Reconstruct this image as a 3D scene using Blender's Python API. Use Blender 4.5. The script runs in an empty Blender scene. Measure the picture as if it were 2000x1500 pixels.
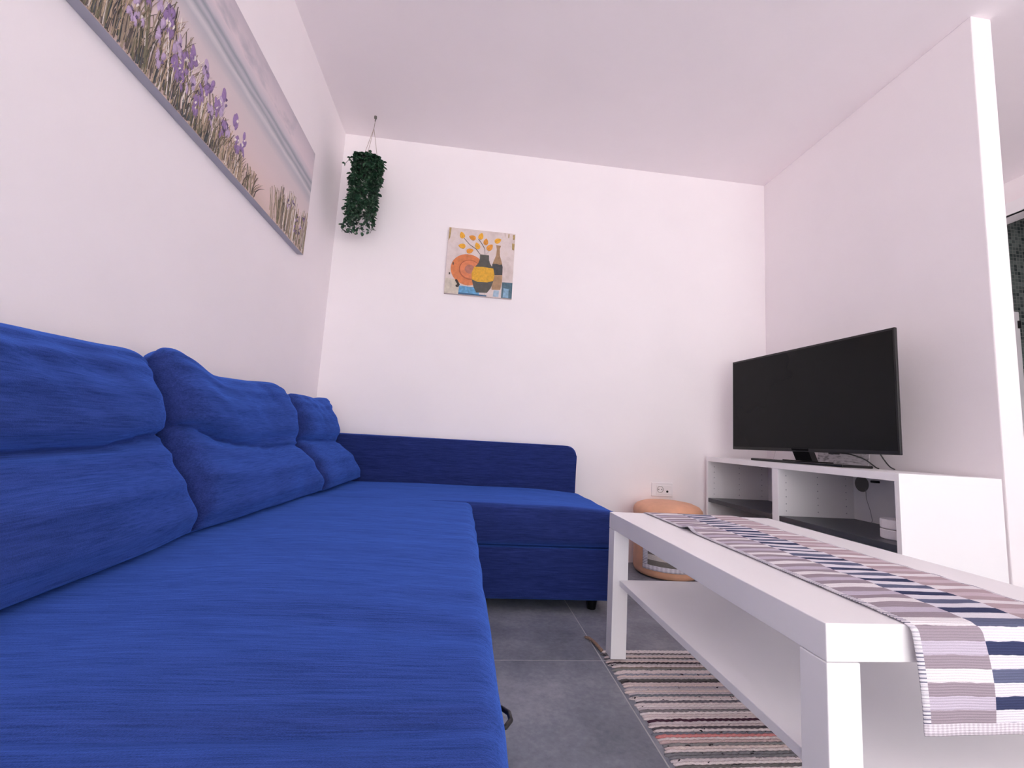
import bpy, bmesh, math, random
from mathutils import Vector, Matrix, noise

# ------------------------------------------------------------------ camera, world, light, exposure
scene = bpy.context.scene
COL = scene.collection
CAM_Z = 0.682
cam_data = bpy.data.cameras.new('camera')
cam_data.sensor_width = 36.0
cam_data.lens = 870.19 / 2000 * 36.0
cam_data.clip_start = 0.02
cam = bpy.data.objects.new('camera', cam_data)
COL.objects.link(cam)
_r = Vector((0.99204, -0.112189, 0.057187))
_u = Vector((-0.06993, -0.113152, 0.991114))
_f = Vector((0.104721, 0.987224, 0.120096))
M = Matrix((_r, _u, -_f)).transposed().to_4x4()
M.translation = Vector((0, 0, CAM_Z))
cam.matrix_world = M
scene.camera = cam

world = bpy.data.worlds.new('sky')
scene.world = world
world.use_nodes = True
bg = world.node_tree.nodes['Background']
bg.inputs['Color'].default_value = (1.0, 0.99, 0.985, 1)
bg.inputs['Strength'].default_value = 3.9

WIN = (-0.75, 3.0, 0.0, 2.3)          # balcony door opening in the rear wall: x0, x1, z0, z1
REAR = -2.7
portal = bpy.data.lights.new('window_portal', 'AREA')
portal.shape = 'RECTANGLE'
portal.size = WIN[1] - WIN[0]
portal.size_y = WIN[3] - WIN[2]
portal.cycles.is_portal = True
po = bpy.data.objects.new('window_portal', portal)
COL.objects.link(po)
po.location = ((WIN[0] + WIN[1]) / 2, REAR - 0.06, (WIN[2] + WIN[3]) / 2)
po.rotation_euler = (math.radians(90), 0, 0)

# high sun along the facade: it lights the terrace outside the balcony door, not the room itself
sun = bpy.data.lights.new('sun', 'SUN')
sun.energy = 31.0
sun.angle = math.radians(0.6)
sun.color = (1.0, 0.98, 0.965)
so = bpy.data.objects.new('sun', sun)
COL.objects.link(so)
so.rotation_euler = (math.radians(-6), math.radians(38), 0)

vs = scene.view_settings
vs.view_transform = 'Standard'
vs.look = 'None'
vs.gamma = 1.0
vs.use_curve_mapping = False
vs.exposure = -0.14
scene.cycles.max_bounces = 14
scene.cycles.diffuse_bounces = 12

# ------------------------------------------------------------------ room constants (metres)
XL, XR, YB, H = -0.825, 1.898, 2.613, 2.456     # left wall, television wall, back wall, ceiling
YE = 1.383                                      # end of the television wall
XE = 1.990                                      # its far face
XH = 3.30                                       # hall wall

# ------------------------------------------------------------------ helpers
def srgb(r, g, b):
    def c(v):
        v /= 255.0
        return v / 12.92 if v <= 0.04045 else ((v + 0.055) / 1.055) ** 2.4
    return (c(r), c(g), c(b), 1.0)

def new_mat(name):
    m = bpy.data.materials.new(name)
    m.use_nodes = True
    nt = m.node_tree
    return m, nt, nt.nodes['Principled BSDF']

def link(nt, a, b):
    nt.links.new(a, b)

def noise_node(nt, scale, detail=4, rough=0.55, mapping=None, coord='Object'):
    tc = nt.nodes.new('ShaderNodeTexCoord')
    mp = nt.nodes.new('ShaderNodeMapping')
    if mapping:
        mp.inputs['Scale'].default_value = mapping
    link(nt, tc.outputs[coord], mp.inputs['Vector'])
    n = nt.nodes.new('ShaderNodeTexNoise')
    n.inputs['Scale'].default_value = scale
    n.inputs['Detail'].default_value = detail
    n.inputs['Roughness'].default_value = rough
    link(nt, mp.outputs['Vector'], n.inputs['Vector'])
    return n

def ramp(nt, src, stops):
    r = nt.nodes.new('ShaderNodeValToRGB')
    el = r.color_ramp.elements
    while len(el) < len(stops):
        el.new(0.5)
    for e, (p, c) in zip(el, stops):
        e.position = p
        e.color = c
    link(nt, src, r.inputs['Fac'])
    return r

def bump(nt, src, strength, dist, bsdf):
    b = nt.nodes.new('ShaderNodeBump')
    b.inputs['Strength'].default_value = strength
    b.inputs['Distance'].default_value = dist
    link(nt, src, b.inputs['Height'])
    link(nt, b.outputs['Normal'], bsdf.inputs['Normal'])

def plain(name, col, rough=0.5, var=0.06, scale=6.0, bmp=0.0, bscale=80, metal=0.0, spec=0.5):
    m, nt, p = new_mat(name)
    n = noise_node(nt, scale)
    lo = tuple(c * (1 - var) for c in col[:3]) + (1,)
    hi = tuple(min(1, c * (1 + var)) for c in col[:3]) + (1,)
    r = ramp(nt, n.outputs['Fac'], [(0.3, lo), (0.7, hi)])
    link(nt, r.outputs['Color'], p.inputs['Base Color'])
    p.inputs['Roughness'].default_value = rough
    p.inputs['Metallic'].default_value = metal
    p.inputs['Specular IOR Level'].default_value = spec
    if bmp:
        nb = noise_node(nt, bscale, 3)
        bump(nt, nb.outputs['Fac'], bmp, 0.002, p)
    return m

def fabric(name, lo, hi, stretch, sheen_col=(0.10, 0.26, 1.0, 1), sheen=0.86):
    """slubby upholstery: threads drawn out along one axis"""
    m, nt, p = new_mat(name)
    n1 = noise_node(nt, 1.0, 5, 0.65, mapping=tuple(16 if a == stretch else 330 for a in 'XYZ'))
    n2 = noise_node(nt, 1.0, 3, 0.6, mapping=tuple(5 if a == stretch else 80 for a in 'XYZ'))
    n3 = noise_node(nt, 750, 2, 0.6)
    mx = nt.nodes.new('ShaderNodeMix'); mx.data_type = 'FLOAT'
    mx.inputs[0].default_value = 0.32
    link(nt, n1.outputs['Fac'], mx.inputs[2]); link(nt, n2.outputs['Fac'], mx.inputs[3])
    mx2 = nt.nodes.new('ShaderNodeMix'); mx2.data_type = 'FLOAT'
    mx2.inputs[0].default_value = 0.3
    link(nt, mx.outputs[0], mx2.inputs[2]); link(nt, n3.outputs['Fac'], mx2.inputs[3])
    r = ramp(nt, mx2.outputs[0], [(0.36, lo), (0.64, hi)])
    link(nt, r.outputs['Color'], p.inputs['Base Color'])
    p.inputs['Roughness'].default_value = 1.0
    p.inputs['Specular IOR Level'].default_value = 0.0
    sw = ramp(nt, mx2.outputs[0], [(0.36, (sheen * 0.55,) * 3 + (1,)), (0.66, (min(1.0, sheen * 1.3),) * 3 + (1,))])
    link(nt, sw.outputs['Color'], p.inputs['Sheen Weight'])
    p.inputs['Sheen Roughness'].default_value = 0.6
    p.inputs['Sheen Tint'].default_value = sheen_col
    bump(nt, mx2.outputs[0], 0.5, 0.003, p)
    return m

def finish(bm, name, mat, parent=None, smooth=False, origin=None):
    me = bpy.data.meshes.new(name)
    bmesh.ops.recalc_face_normals(bm, faces=bm.faces)
    if smooth:
        for f in bm.faces:
            f.smooth = True
    if origin is None and parent is not None:
        origin = parent.location
    if origin is not None:
        for v in bm.verts:
            v.co -= Vector(origin)
    bm.to_mesh(me); bm.free()
    o = bpy.data.objects.new(name, me)
    COL.objects.link(o)
    if mat:
        me.materials.append(mat)
    if parent is not None:
        o.parent = parent
        if parent.type != 'EMPTY' and parent.parent is None and origin is parent.location:
            pass
    elif origin is not None:
        o.location = origin
    return o

def sub(bm, name, mat, part, root, smooth=False):
    """child of a part whose own origin coincides with the root's"""
    o = finish(bm, name, mat, None, smooth, origin=root.location)
    o.location = (0, 0, 0)
    o.parent = part
    return o

def thing(name, label, cat, loc=(0, 0, 0), group=None, rotz=0.0):
    o = bpy.data.objects.new(name, None)
    o.empty_display_size = 0.1
    COL.objects.link(o)
    o.location = loc
    o.rotation_euler = (0, 0, rotz)
    o['label'] = label; o['category'] = cat
    if group:
        o['group'] = group
    return o

def tag(o, label, cat, group=None):
    o['label'] = label; o['category'] = cat
    if group:
        o['group'] = group
    return o

def structure(o):
    o['kind'] = 'structure'
    return o

def bx(bm, x0, x1, y0, y1, z0, z1, bev=0.0, seg=2):
    g = bmesh.ops.create_cube(bm, size=1.0)
    vs_ = g['verts']
    for v in vs_:
        v.co = Vector(((x0 + x1) / 2 + v.co.x * (x1 - x0), (y0 + y1) / 2 + v.co.y * (y1 - y0), (z0 + z1) / 2 + v.co.z * (z1 - z0)))
    if bev > 0:
        es = list({e for v in vs_ for e in v.link_edges})
        bmesh.ops.bevel(bm, geom=es, offset=bev, segments=seg, profile=0.5, affect='EDGES')

def box(name, x0, x1, y0, y1, z0, z1, mat, parent=None, bev=0.0, seg=2, origin=None):
    bm = bmesh.new()
    bx(bm, x0, x1, y0, y1, z0, z1, bev, seg)
    return finish(bm, name, mat, parent, False, origin)

def prism(bm, pts, plane, a0, a1):
    """extrude a polygon; plane 'XZ' extrudes along Y, 'YZ' along X, 'XY' along Z"""
    def P(u, v, a):
        return {'XZ': (u, a, v), 'YZ': (a, u, v), 'XY': (u, v, a)}[plane]
    A = [bm.verts.new(P(u, v, a0)) for u, v in pts]
    B = [bm.verts.new(P(u, v, a1)) for u, v in pts]
    n = len(pts)
    bm.faces.new(A); bm.faces.new(B[::-1])
    for i in range(n):
        bm.faces.new((A[i], A[(i + 1) % n], B[(i + 1) % n], B[i]))

def tube(bm, pts, rad, seg=8, cap=True):
    pts = [Vector(p) for p in pts]
    rads = rad if isinstance(rad, (list, tuple)) else [rad] * len(pts)
    rings = []
    up = None
    for i, p in enumerate(pts):
        t = (pts[min(i + 1, len(pts) - 1)] - pts[max(i - 1, 0)]).normalized()
        if up is None:
            up = t.orthogonal().normalized()
        else:
            up = (up - t * up.dot(t))
            up = up.normalized() if up.length > 1e-6 else t.orthogonal().normalized()
        w = t.cross(up)
        rings.append([bm.verts.new(p + (up * math.cos(a) + w * math.sin(a)) * rads[i])
                      for a in [2 * math.pi * k / seg for k in range(seg)]])
    for a, b in zip(rings, rings[1:]):
        for k in range(seg):
            bm.faces.new((a[k], a[(k + 1) % seg], b[(k + 1) % seg], b[k]))
    if cap:
        bm.faces.new(rings[0][::-1]); bm.faces.new(rings[-1])

def lathe(bm, prof, cx, cy, seg=48):
    """prof: list of (radius, z); closes on the axis where radius is 0"""
    rings = []
    for r, z in prof:
        if r <= 1e-6:
            rings.append([bm.verts.new((cx, cy, z))])
        else:
            rings.append([bm.verts.new((cx + r * math.cos(2 * math.pi * k / seg), cy + r * math.sin(2 * math.pi * k / seg), z)) for k in range(seg)])
    for a, b in zip(rings, rings[1:]):
        for k in range(seg):
            k2 = (k + 1) % seg
            if len(a) == 1 and len(b) > 1:
                bm.faces.new((a[0], b[k], b[k2]))
            elif len(b) == 1 and len(a) > 1:
                bm.faces.new((a[k], a[k2], b[0]))
            elif len(a) > 1:
                bm.faces.new((a[k], a[k2], b[k2], b[k]))

def spread(a, b, r, step):
    """samples from a to b, dense inside the rounding radius at both ends"""
    k = 6
    e = [a + r * i / k for i in range(k)]
    n = max(2, int((b - a - 2 * r) / step))
    m = [a + r + (b - a - 2 * r) * i / n for i in range(n + 1)]
    return e + m + [b - r + r * (i + 1) / k for i in range(k)]

def softbox(x0, x1, y0, y1, z0, z1, r, step=0.02, disp=None):
    """upholstered box: rounded edges on a dense grid, with a displacement"""
    xs, ys, zs = spread(x0, x1, r, step), spread(y0, y1, r, step), spread(z0, z1, r, step)
    bm = bmesh.new()
    cache = {}
    def V(i, j, k):
        key = (i, j, k)
        if key not in cache:
            p = Vector((xs[i], ys[j], zs[k]))
            q = Vector((min(max(p.x, x0 + r), x1 - r), min(max(p.y, y0 + r), y1 - r), min(max(p.z, z0 + r), z1 - r)))
            d = p - q
            nrm = d.normalized() if d.length > 1e-9 else Vector((0, 0, 1))
            p2 = q + nrm * r
            if disp:
                p2 = p2 + disp(p2, nrm)
            cache[key] = bm.verts.new(p2)
        return cache[key]
    nx, ny, nz = len(xs) - 1, len(ys) - 1, len(zs) - 1
    for i in range(nx):
        for j in range(ny):
            for k in (0, nz):
                bm.faces.new((V(i, j, k), V(i + 1, j, k), V(i + 1, j + 1, k), V(i, j + 1, k)))
    for i in range(nx):
        for k in range(nz):
            for j in (0, ny):
                bm.faces.new((V(i, j, k), V(i + 1, j, k), V(i + 1, j, k + 1), V(i, j, k + 1)))
    for j in range(ny):
        for k in range(nz):
            for i in (0, nx):
                bm.faces.new((V(i, j, k), V(i, j + 1, k), V(i, j + 1, k + 1), V(i, j, k + 1)))
    return bm

def nz3(x, y, z):
    return noise.noise(Vector((x, y, z)))

# ------------------------------------------------------------------ materials
M_WALL = plain('wall_paint', (0.945, 0.895, 0.908), 0.85, 0.012, 3, 0.12, 160, spec=0.2)
M_CEIL = plain('ceiling_paint', (0.945, 0.885, 0.905), 0.9, 0.012, 3, 0.08, 160, spec=0.2)
M_GROUT = plain('grout', srgb(196, 196, 198), 0.9, 0.08, 30)
M_WHITE = plain('white_lacquer', (0.93, 0.92, 0.93), 0.35, 0.01, 4)
M_TABLE = plain('white_foil', (0.93, 0.92, 0.93), 0.42, 0.012, 5)
M_DARKSHELF = plain('charcoal_foil', srgb(58, 62, 70), 0.4, 0.06, 8)
M_BLACK = plain('black_plastic', srgb(16, 16, 19), 0.35, 0.05)
M_BLACKGLOSS = plain('black_gloss', srgb(10, 9, 13), 0.12, 0.05)
M_GREYHOLE = plain('grey_plastic', srgb(120, 118, 112), 0.6, 0.05)
M_PLASTIC = plain('white_plastic', (0.86, 0.84, 0.86), 0.4, 0.01)
M_CORD = plain('jute_cord', srgb(176, 160, 150), 0.9, 0.1, 60)
M_LEATHER = plain('tan_leather', srgb(234, 176, 142), 0.55, 0.09, 12, 0.15, 220)
M_SOFA_X = fabric('blue_upholstery_x', (0.012, 0.018, 0.075, 1), (0.030, 0.044, 0.185, 1), 'X')
M_SOFA_Y = fabric('blue_upholstery_y', (0.013, 0.020, 0.085, 1), (0.033, 0.049, 0.200, 1), 'Y')

# floor tiles
def tile_mat():
    m, nt, p = new_mat('slate_grey_tile')
    n = noise_node(nt, 3.2, 8, 0.68, coord='Object')
    n2 = noise_node(nt, 60, 4, 0.6)
    oi = nt.nodes.new('ShaderNodeObjectInfo')
    add = nt.nodes.new('ShaderNodeVectorMath')
    ml = nt.nodes.new('ShaderNodeMath'); ml.operation = 'MULTIPLY'; ml.inputs[1].default_value = 17
    link(nt, oi.outputs['Random'], ml.inputs[0])
    link(nt, n.inputs['Vector'].links[0].from_socket, add.inputs[0])
    link(nt, ml.outputs[0], add.inputs[1])
    link(nt, add.outputs[0], n.inputs['Vector'])
    mx = nt.nodes.new('ShaderNodeMix'); mx.data_type = 'FLOAT'; mx.inputs[0].default_value = 0.25
    link(nt, n.outputs['Fac'], mx.inputs[2]); link(nt, n2.outputs['Fac'], mx.inputs[3])
    r = ramp(nt, mx.outputs[0], [(0.34, srgb(108, 113, 124)), (0.5, srgb(138, 143, 154)), (0.68, srgb(174, 177, 185))])
    link(nt, r.outputs['Color'], p.inputs['Base Color'])
    p.inputs['Roughness'].default_value = 0.5
    bump(nt, n2.outputs['Fac'], 0.08, 0.002, p)
    return m
M_TILE = tile_mat()

# dark mosaic
def mosaic_mat():
    m, nt, p = new_mat('dark_mosaic')
    tc = nt.nodes.new('ShaderNodeTexCoord')
    mp = nt.nodes.new('ShaderNodeMapping')
    mp.inputs['Rotation'].default_value = (math.radians(90), 0, 0)
    link(nt, tc.outputs['Object'], mp.inputs['Vector'])
    b = nt.nodes.new('ShaderNodeTexBrick')
    b.offset = 0.0
    b.inputs['Scale'].default_value = 1.0
    b.inputs['Brick Width'].default_value = 0.025
    b.inputs['Row Height'].default_value = 0.025
    b.inputs['Mortar Size'].default_value = 0.0018
    b.inputs['Color1'].default_value = srgb(60, 72, 72)
    b.inputs['Color2'].default_value = srgb(128, 140, 136)
    b.inputs['Mortar'].default_value = srgb(150, 154, 150)
    link(nt, mp.outputs['Vector'], b.inputs['Vector'])
    link(nt, b.outputs['Color'], p.inputs['Base Color'])
    p.inputs['Roughness'].default_value = 0.25
    return m
M_MOSAIC = mosaic_mat()

# ------------------------------------------------------------------ the room shell
T = 0.12
floor = structure(box('floor', XL, XH, REAR, YB, -0.10, -0.0008, M_GROUT, origin=(0, 0, 0)))
gx = [0.493 + 0.6 * k for k in range(-3, 6)]
gy = [1.459 + 0.6 * k for k in range(-8, 4)]
rnd = random.Random(4)
for i in range(len(gx) - 1):
    for j in range(len(gy) - 1):
        a, b = max(gx[i] + 0.002, XL), min(gx[i + 1] - 0.002, XH)
        c, d = max(gy[j] + 0.002, REAR), min(gy[j + 1] - 0.002, YB)
        if b - a < 0.02 or d - c < 0.02:
            continue
        t = box('tile', a, b, c, d, -0.008, 0.0, M_TILE, bev=0.0004, seg=1, origin=((a + b) / 2, (c + d) / 2, 0))
        t.parent = floor
structure(box('ceiling', XL - T, 4.5, REAR - T, YB + T, H, H + T, M_CEIL))
structure(box('wall_left', XL - T, XL, REAR - T, YB + T, -0.1, H, M_WALL))
structure(box('wall_back', XL, XH + T, YB, YB + T, -0.1, H, M_WALL))
structure(box('wall_right', XR, XE, YE, YB, 0, H, M_WALL, bev=0.004))
# rear wall with the balcony door opening
bm = bmesh.new()
bx(bm, XL, WIN[0], REAR - T, REAR, -0.1, H)
bx(bm, WIN[1], XH, REAR - T, REAR, -0.1, H)
bx(bm, WIN[0], WIN[1], REAR - T, REAR, WIN[3], H)
structure(finish(bm, 'wall_rear', M_WALL))
bm = bmesh.new()
fw = 0.05
for a, b in ((WIN[0], WIN[0] + fw), (WIN[1] - fw, WIN[1]), ((WIN[0] + WIN[1]) / 2 - fw / 2, (WIN[0] + WIN[1]) / 2 + fw / 2)):
    bx(bm, a, b, REAR - 0.09, REAR - 0.03, 0, WIN[3] - fw)
bx(bm, WIN[0], WIN[1], REAR - 0.09, REAR - 0.03, WIN[3] - fw, WIN[3])
structure(finish(bm, 'window_1', M_WHITE))
structure(box('terrace_floor', -7, 10, REAR - 8, REAR - T, -0.22, -0.02, plain('terrace_stone', (0.62, 0.60, 0.60), 0.9, 0.1, 3)))
# hall wall with the doorway to the tiled room
DY0, DY1, DZ = 1.52, 2.37, 2.23
bm = bmesh.new()
bx(bm, XH, XH + 0.1, REAR - T, DY0, -0.1, H)
bx(bm, XH, XH + 0.1, DY1, YB, -0.1, H)
bx(bm, XH, XH + 0.1, DY0, DY1, DZ, H)
structure(finish(bm, 'wall_hall', M_WALL))
bm = bmesh.new()                                       # stepped casing around the doorway
for k, (w, d) in enumerate(((0.085, 0.012), (0.06, 0.02), (0.03, 0.028))):
    bx(bm, XH - d, XH, DY0 - w, DY0, 0, DZ + w)
    bx(bm, XH - d, XH, DY1, DY1 + w, 0, DZ + w)
    bx(bm, XH - d, XH, DY0 - w, DY1 + w, DZ, DZ + w)
structure(finish(bm, 'trim_1', M_WHITE))
structure(box('wall_tiled', XH + 0.1, 4.5, 2.52, 2.62, -0.1, H, M_MOSAIC, origin=(0, 2.5, 0)))
structure(box('wall_beyond', 4.5, 4.6, 1.2, 2.62, -0.1, H, M_MOSAIC, origin=(0, 2.5, 0)))
structure(box('wall_near', XH + 0.1, 4.6, 1.1, 1.2, -0.1, H, M_WALL))
structure(box('floor_beyond', XH, 4.5, 1.2, 2.52, -0.1, 0.0, M_TILE))
pn = thing('upright_panel', 'pale narrow upright panel with a dark latch, seen through the doorway', 'panel', (3.46, 2.40, 0))
box('panel_board', 3.40, 3.458, 2.38, 2.42, 0.0, 1.66, M_PLASTIC, pn, 0.004)
box('latch', 3.438, 3.454, 2.37, 2.38, 1.55, 1.60, M_BLACK, pn, 0.003)

# ------------------------------------------------------------------ corner sofa
sofa = thing('corner_sofa', 'large blue upholstered corner sofa with a chaise along the back wall', 'sofa', (-0.05, 1.45, 0))
SX0, SX1 = -0.80, 0.062         # main seat front edge
SY0, SY1 = 0.33, 1.80
def wr_seat(p, n):
    d = Vector((0, 0, 0))
    top = max(0.0, n.z)
    u = (p.x - SX0) / (SX1 - SX0); v = (p.y - SY0) / (SY1 - SY0)
    h = min(1.0, max(0.0, (u - 0.28) / 0.3)); h = h * h * (3 - 2 * h)
    d.z += h * top * 0.010 * math.sin(math.pi * min(max(u, 0), 1)) * math.sin(math.pi * min(max(v, 0), 1))
    # drag lines running in from the front edge
    e = max(0.0, min(1.0, (u - 0.3) / 0.7))
    w = nz3(p.x * 2.2, p.y * 17 + p.x * 1.5, 2.0) * 0.0045 * e + nz3(p.x * 2.5, p.y * 7, 5.0) * 0.004 * h
    d.z += top * w
    g = math.exp(-((p.y - 0.435 - 0.012 * math.sin(p.x * 6)) / 0.012) ** 2)
    d.z -= top * 0.006 * g
    d.x += max(0.0, n.x) * nz3(p.z * 6, p.y * 9, 3.3) * 0.005
    return d
finish(softbox(SX0 + 0.09, SX1, SY0, SY1, 0.26, 0.424, 0.030, 0.016, wr_seat), 'main_seat', M_SOFA_X, sofa, True)
finish(softbox(SX0 + 0.09, SX1 - 0.012, SY0 + 0.005, SY1 - 0.01, 0.055, 0.257, 0.02, 0.06), 'seat_drawer', M_SOFA_X, sofa, True)
CX1 = 0.672
def wr_ch(p, n):
    d = Vector((0, 0, 0))
    d.z += max(0.0, n.z) * (nz3(p.x * 3, p.y * 8, 9.0) * 0.004 + 0.006 * math.sin(math.pi * min(1, max(0, (p.x + 0.7) / 1.4))))
    d.y -= max(0.0, -n.y) * nz3(p.x * 5, p.z * 12, 1.7) * 0.005
    # droop toward the outer corner
    k = max(0.0, (p.x - 0.35) / 0.33)
    d.z -= max(0.0, n.z) * 0.014 * k * k
    return d
finish(softbox(SX0 + 0.09, CX1, 1.815, 2.455, 0.256, 0.413, 0.034, 0.02, wr_ch), 'chaise_seat', M_SOFA_X, sofa, True)
finish(softbox(SX0 + 0.09, CX1 - 0.002, 1.826, 2.455, 0.052, 0.250, 0.010, 0.05,
               lambda p, n: Vector((0, -max(0.0, -n.y) * nz3(p.x * 3, p.z * 5, 4.0) * 0.004, 0))), 'chaise_base', M_SOFA_X, sofa, True)
# armrest along the back wall: panel with a rounded outer top corner
bm = bmesh.new()
ax0, ax1, az1, ar = SX0 + 0.005, 0.648, 0.656, 0.055
prof = [(ax0, 0.052), (ax1, 0.052)]
for k in range(9):
    a = math.pi / 2 * k / 8
    prof.append((ax1 - ar + ar * math.cos(a), az1 - ar + ar * math.sin(a)))
prof.append((ax0, az1))
prism(bm, prof, 'XZ', 2.46, 2.592)
bmesh.ops.bevel(bm, geom=[e for e in bm.edges if abs(e.verts[0].co.y - e.verts[1].co.y) < 1e-6], offset=0.014, segments=3, profile=0.5, affect='EDGES')
finish(bm, 'armrest', M_SOFA_X, sofa)
box('back_frame', SX0 - 0.015, SX0 + 0.085, SY0, 2.455, 0.055, 0.62, M_SOFA_Y, sofa, 0.015, 3)
for lx, ly in ((0.585, 1.895), (0.585, 2.50), (-0.03, 0.40), (-0.70, 0.40), (-0.70, 2.50)):
    bm = bmesh.new()
    lathe(bm, [(0, 0), (0.018, 0), (0.027, 0.052), (0, 0.052)], lx, ly, 20)
    o = finish(bm, 'leg', M_BLACK, sofa)
bm = bmesh.new()                                  # fabric pull loop on the seat's front
tube(bm, [(SX1 - 0.004, 0.588, 0.352), (SX1 + 0.010, 0.584, 0.354), (SX1 + 0.018, 0.574, 0.354), (SX1 + 0.019, 0.562, 0.353), (SX1 + 0.012, 0.553, 0.351), (SX1 - 0.004, 0.548, 0.349)],
     0.003, 8)
o = finish(bm, 'pull_loop', M_BLACK, sofa, True)
o['label'] = 'dark fabric pull loop'

# ------------------------------------------------------------------ back cushions
def cushion(label, y0, y1, seed, topfn, creasefn, xtop=-0.70, lean=0.0):
    root_loc = Vector((-0.65, (y0 + y1) / 2, 0.4265))
    ns, nt_ = 64, 56
    z0 = 0.4265
    bm = bmesh.new()
    def front_x(t):
        pts = [(0, -0.562), (0.03, -0.540), (0.12, -0.530), (0.28, -0.552), (0.44, -0.602), (0.52, -0.628), (0.60, -0.618), (0.75, -0.630), (0.90, -0.660), (0.97, -0.685), (1, xtop - 0.01)]
        for (a, xa), (b, xb) in zip(pts, pts[1:]):
            if t <= b:
                k = (t - a) / (b - a)
                k = k * k * (3 - 2 * k)
                return xa + (xb - xa) * k
        return pts[-1][1]
    def back_x(t):
        pts = [(0, -0.640), (0.08, -0.700), (0.5, -0.708), (0.62, -0.74), (0.85, -0.775), (0.96, -0.765), (1, xtop - 0.03)]
        for (a, xa), (b, xb) in zip(pts, pts[1:]):
            if t <= b:
                k = (t - a) / (b - a)
                k = k * k * (3 - 2 * k)
                return xa + (xb - xa) * k
        return pts[-1][1]
    def P(s, t, side):
        e = abs(2 * s - 1)
        zt = topfn(s) - 0.030 * e ** 12
        z = z0 + (zt - z0) * t
        kk = min(1.0, max(0.0, (t - 0.04) / 0.40)); kk = kk * kk * (3 - 2 * kk)
        edge = (1 - e ** (18 - 11 * kk)) ** 0.5
        y = y0 + (y1 - y0) * s
        # waist of the cushion's sides where the crease pulls in
        tc = creasefn(s)
        pull = math.exp(-((t - tc) / 0.10) ** 2)
        y += (0.5 - s) * 2 * e ** 6 * 0.003 * pull
        xf, xb = front_x(t), back_x(t)
        tab = [(0.0, 0.0), (0.65, 0.0), (1.11, -0.033), (1.5, -0.008), (1.84, 0.013), (2.5, 0.045)]
        for (ya, xa), (yb, xb2) in zip(tab, tab[1:]):
            if ya <= y <= yb:
                xf += (xa + (xb2 - xa) * (y - ya) / (yb - ya)) * max(0.0, 1 - t / 0.45)
                break
        fm = 0.88 - 0.50 * kk
        xm = xf * fm + xb * (1 - fm)
        x = xm + ((xf if side else xb) - xm) * edge
        if side:
            cr = math.exp(-((t - tc) / 0.016) ** 2) * 0.024 + math.exp(-((t - tc) / 0.07) ** 2) * 0.012
            x -= cr * (0.45 + 0.55 * edge)
            # soft folds
            w = nz3(y * 5 + seed, z * 6, seed * 1.7) * 0.012 + nz3(y * 3 - z * 9, z * 5 + seed, seed) * 0.010
            rad = max(0.0, e - 0.55) / 0.45
            w += nz3(y * 4 + seed, z * 34, seed * 3.1) * 0.010 * rad * pull
            diag = nz3((y + z * 1.4) * 16 + seed, (y - z) * 2.0, seed) * 0.006 * max(0.0, t - 0.5) * 2
            x += (w + diag) * edge
        return Vector((x, y, z + 0.004 * nz3(y * 7, seed, 3.0) * t))
    S = [0.5 - 0.5 * math.cos(math.pi * i / ns) for i in range(ns + 1)]
    S = [0.35 * s + 0.65 * i / ns for i, s in enumerate(S)]
    Tt = [0.3 * (0.5 - 0.5 * math.cos(math.pi * j / nt_)) + 0.7 * j / nt_ for j in range(nt_ + 1)]
    F, B = {}, {}
    for i, s in enumerate(S):
        for j, t in enumerate(Tt):
            F[i, j] = bm.verts.new(P(s, t, 1))
            B[i, j] = F[i, j] if i in (0, ns) else bm.verts.new(P(s, t, 0))
    for i in range(ns):
        for j in range(nt_):
            for G, rev in ((F, False), (B, True)):
                q = [G[i, j], G[i + 1, j], G[i + 1, j + 1], G[i, j + 1]]
                q = list(dict.fromkeys(q))
                try:
                    bm.faces.new(q[::-1] if rev else q)
                except ValueError:
                    pass
    for j in (0, nt_):
        for i in range(ns):
            q = list(dict.fromkeys([F[i, j], F[i + 1, j], B[i + 1, j], B[i, j]]))
            if len(q) > 2:
                bm.faces.new(q)
    o = finish(bm, 'back_cushion', M_SOFA_Y, None, True, origin=root_loc)
    tag(o, label, 'cushion', 'blue back cushions on the sofa')
    return o

cushion('blue back cushion nearest the camera, cut off by the left edge of the photo', 0.30, 1.095, 1.3,
        lambda s: 0.800 + 0.032 * s ** 2, lambda s: 0.50 + 0.075 * max(0.0, s - 0.75) / 0.25)
cushion('middle blue back cushion with a raised near corner and a sagging top edge', 1.10, 1.885, 4.7,
        lambda s: 0.812 + 0.044 * math.exp(-((s - 0.06) / 0.15) ** 2) + 0.022 * math.exp(-((s - 0.80) / 0.22) ** 2),
        lambda s: 0.58 - 0.13 * min(1.0, s / 0.6))
cushion('blue back cushion farthest from the camera, in the sofa corner by the armrest', 1.89, 2.45, 8.2,
        lambda s: 0.815 + 0.014 * math.exp(-((s - 0.85) / 0.2) ** 2), lambda s: 0.52 - 0.06 * s, xtop=-0.69)

# ------------------------------------------------------------------ coffee table
TX0, TX1, TY0, TY1, TZ = 0.513, 1.085, 0.591, 1.491, 0.455
table = thing('coffee_table', 'white rectangular coffee table with square legs and a lower shelf', 'table', ((TX0 + TX1) / 2, (TY0 + TY1) / 2, 0.012))
box('table_top', TX0, TX1, TY0, TY1, TZ - 0.05, TZ, M_TABLE, table, 0.0015, 2)
for lx in (TX0, TX1 - 0.05):
    for ly in (TY0, TY1 - 0.05):
        box('leg', lx, lx + 0.05, ly, ly + 0.05, 0.012, TZ - 0.0512, M_TABLE, table, 0.0015, 2)
box('lower_shelf', TX0 + 0.022, TX1 - 0.022, TY0 + 0.02, TY1 - 0.045, 0.232, 0.250, M_TABLE, table, 0.001, 1)

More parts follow.
